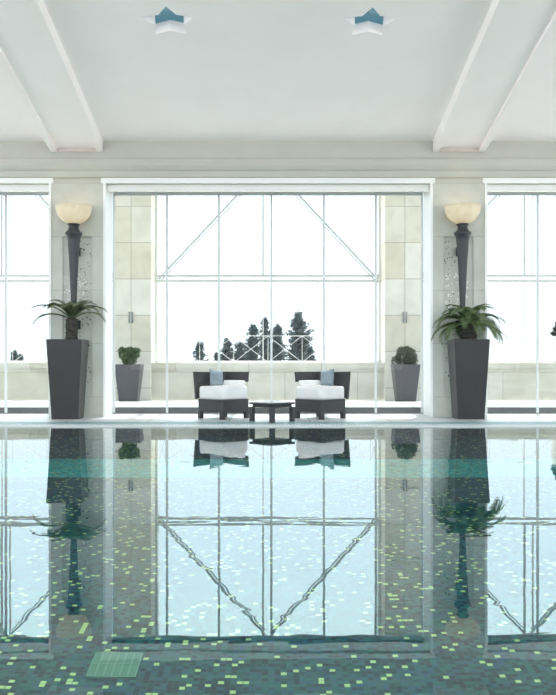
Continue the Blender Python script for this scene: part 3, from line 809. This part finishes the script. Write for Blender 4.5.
# ------------------------------------------------------------------ low table
t = empty('side_table', (.055, 12.02, .02)); tag(t, 'low dark square table set corner-on between the two wicker armchairs', 'table')
hd = .315
bm = bmesh.new(); slab2(bm, rounded([(0, -hd), (hd, 0), (0, hd), (-hd, 0)], .015, 2), .235, .262); obj('table_top', bm, M['table_top'], t, bevel=.003)
bm = bmesh.new(); slab2(bm, [(0, -hd + .05), (hd - .05, 0), (0, hd - .05), (-hd + .05, 0)], .195, .235); obj('apron', bm, M['wicker'], t)
for cx, cy in ((0, -1), (1, 0), (0, 1), (-1, 0)):
    bm = bmesh.new(); x, y = cx * (hd - .045), cy * (hd - .045); w = .04
    lo = [bm.verts.new((x + a_ * w, y + b_ * w, 0)) for a_, b_ in ((0, -1), (1, 0), (0, 1), (-1, 0))]; hi = [bm.verts.new((x + a_ * w, y + b_ * w, .2)) for a_, b_ in ((0, -1), (1, 0), (0, 1), (-1, 0))]
    bm.faces.new(lo[::-1]); bm.faces.new(hi)
    for k in range(4): bm.faces.new((lo[k], lo[(k + 1) % 4], hi[(k + 1) % 4], hi[k]))
    obj('leg', bm, M['wicker'], t, bevel=.003)

# ------------------------------------------------------------------ trees beyond the parapet
def conifer(px, top_y, width_px, label, seed, shape='cone', D=62):
    rnd = random.Random(seed); k = D / 890
    x = (px - 268) * k; ztop = .85 + (360 - top_y) * k; hw = width_px * k / 2 * 1.12
    zb = -6; H = ztop - zb
    t = empty('conifer_tree', (x, D, zb)); tag(t, label, 'tree', 'conifers beyond the parapet')
    bm = bmesh.new(); tube(bm, [(0, 0, 0), (rnd.uniform(-.1, .1), 0, H * .5), (0, 0, H * .985)], [.22, .14, .02], 7); obj('trunk', bm, M['bark'], t)
    bm = bmesh.new()
    vis = ztop - .0                        # crown tapers over the visible top part
    crown = max((363 - top_y) * k, .6)
    def rad(z):                            # z measured down from the top
        u = min(1, z / crown)
        if shape == 'cone': return hw * (.10 + .90 * u ** .8)
        if shape == 'column': return hw * min(1, .18 + 1.25 * u ** .7)
        return hw * min(1, (.25 + 1.4 * u) ** .6)
    z = 0
    while z < crown + .8:
        r = rad(z) * rnd.uniform(.70, 1.0)
        nb = 8 + int(r * 9)
        for b in range(nb):
            az = rnd.uniform(0, 2 * math.pi); rb = r * rnd.choice((.55, .75, .95, 1.1, 1.28)); tilt = rnd.uniform(-.1, .45)
            nq = max(3, int(rb / .09))
            for q in range(nq):
                f = (q + 1) / nq; cx = math.cos(az) * rb * f; cy = math.sin(az) * rb * f; cz = H - z + tilt * rb * f * f - .06 * f
                for m_ in range(5):
                    s = .13 * (1.35 - .6 * f)
                    a = Vector((rnd.gauss(0, 1), rnd.gauss(0, 1), rnd.gauss(0, .8))).normalized() * s * rnd.uniform(.7, 1.5)
                    d = Vector((rnd.gauss(0, 1), rnd.gauss(0, 1), rnd.gauss(0, 1))).normalized() * s * .6
                    sg = .075 * (1.3 - f)
                    o_ = Vector((cx + rnd.gauss(0, sg), cy + rnd.gauss(0, sg), cz + rnd.gauss(0, sg)))
                    bm.faces.new([bm.verts.new(w) for w in (o_ - d, o_ + a, o_ + d)])
        z += rnd.uniform(.13, .26) if z > .3 else .08
    obj('crown', bm, M['conifer'], t)
conifer(200, 344, 20, 'small dark conifer, leftmost of the row beyond the middle window', 1, 'cone', 58)
conifer(217, 354, 9, 'tiny conifer tip between the two leftmost trees beyond the parapet', 2, 'cone', 70)
conifer(227, 340.5, 15, 'rounded narrow conifer, third from the left beyond the middle window', 3, 'column')
conifer(240.5, 344, 19, 'low broad conifer filling the row left of the middle posts', 4, 'broad', 74)
conifer(253, 326, 17, 'tall ragged conifer just left of the window centre', 5, 'column', 60)
conifer(265, 319.5, 15, 'tall slender conifer standing at the window centre', 6, 'column', 67)
conifer(277.5, 327, 17, 'dark conical conifer just right of the window centre', 7, 'column', 59)
conifer(298.5, 313.5, 24, 'tallest conifer, right of all the others but one', 8, 'column', 63)
conifer(310, 349, 12, 'short conifer at the right foot of the tallest tree', 9, 'cone', 56)
conifer(14.5, 352.5, 9, 'small lone conifer seen low through the left window', 10, 'cone', 57)
conifer(20.5, 355.5, 7, 'smallest shrub-like conifer beside the lone one at the left window', 12, 'cone', 67)

# ------------------------------------------------------------------ drain panel parts (floor at z=-1.2)
dr.location = (-.63, 3.67, POOL_D)
bm = bmesh.new(); box(bm, -.10, .10, -.11, .11, 0, .012); obj('plate', bm, M['drain'], dr)
bm = bmesh.new()
for k in range(7): box(bm, -.10 + k * .0325, -.10 + k * .0325 + .005, -.11, .11, .012, .017)
for y in (-.11, -.003, .104): box(bm, -.10, .10, y, y + .006, .012, .017)
obj('ribs', bm, M['drain_line'], dr)

# ------------------------------------------------------------------ sky, sun
w = bpy.data.worlds.new('sky'); SC.world = w; w.use_nodes = True; nt = w.node_tree; nt.nodes.clear()
wo = nt.nodes.new('ShaderNodeOutputWorld'); bg = nt.nodes.new('ShaderNodeBackground')
tc = nt.nodes.new('ShaderNodeTexCoord'); sp = nt.nodes.new('ShaderNodeSeparateXYZ'); L(nt, tc.outputs['Generated'], sp.inputs[0])
rp = ramp(nt, [(0.0, (.95, .89, .87)), (.499, (.99, .93, .91)), (.5, (.32, .345, .365)), (.535, (.36, .395, .425)), (.577, (.47, .545, .60)), (.612, (.60, .71, .78)), (.645, (.80, .97, 1.0)), (.70, (.92, .97, 1.0)), (1.0, (.96, .96, 1.0))])  # below the horizon a bright glow is added to light the ceiling
ma = nt.nodes.new('ShaderNodeMath'); ma.operation = 'MULTIPLY_ADD'; ma.inputs[1].default_value = .5; ma.inputs[2].default_value = .5
L(nt, sp.outputs['Z'], ma.inputs[0]); L(nt, ma.outputs[0], rp.inputs['Fac']); L(nt, rp.outputs[0], bg.inputs['Color'])
bg.inputs['Strength'].default_value = 3.5
L(nt, bg.outputs[0], wo.inputs['Surface'])

sl = bpy.data.lights.new('sun', 'SUN'); sl.energy = 11.0; sl.angle = R(.6); sl.color = (1, .97, .92)
so = bpy.data.objects.new('sun', sl); COL.objects.link(so)
dirv = Vector((-.10, -.36, -1)).normalized()
so.rotation_euler = dirv.to_track_quat('-Z', 'Y').to_euler(); so.location = (0, 20, 12)

# ------------------------------------------------------------------ camera (level, shifted lens)
cd = bpy.data.cameras.new('camera'); cam = bpy.data.objects.new('camera', cd); COL.objects.link(cam)
cam.location = (0, 0, .85); cam.rotation_euler = (R(90), 0, 0)
cd.sensor_fit = 'VERTICAL'; cd.sensor_height = 36; cd.lens = 890 / 695 * 36
cd.shift_x = (278 - 268) / 695; cd.shift_y = (360 - 347.5) / 695
cd.clip_end = 500; cd.clip_start = .05
SC.camera = cam
SC.view_settings.view_transform = 'Standard'; SC.view_settings.look = 'None'; SC.view_settings.gamma = 1; SC.view_settings.exposure = 0.2
SC.view_settings.use_curve_mapping = False
SC.cycles.use_denoising = True
SC.cycles.max_bounces = 14; SC.cycles.transparent_max_bounces = 24; SC.cycles.diffuse_bounces = 6
SC.cycles.caustics_reflective = True; SC.cycles.caustics_refractive = True
SC.cycles.sample_clamp_indirect = 8
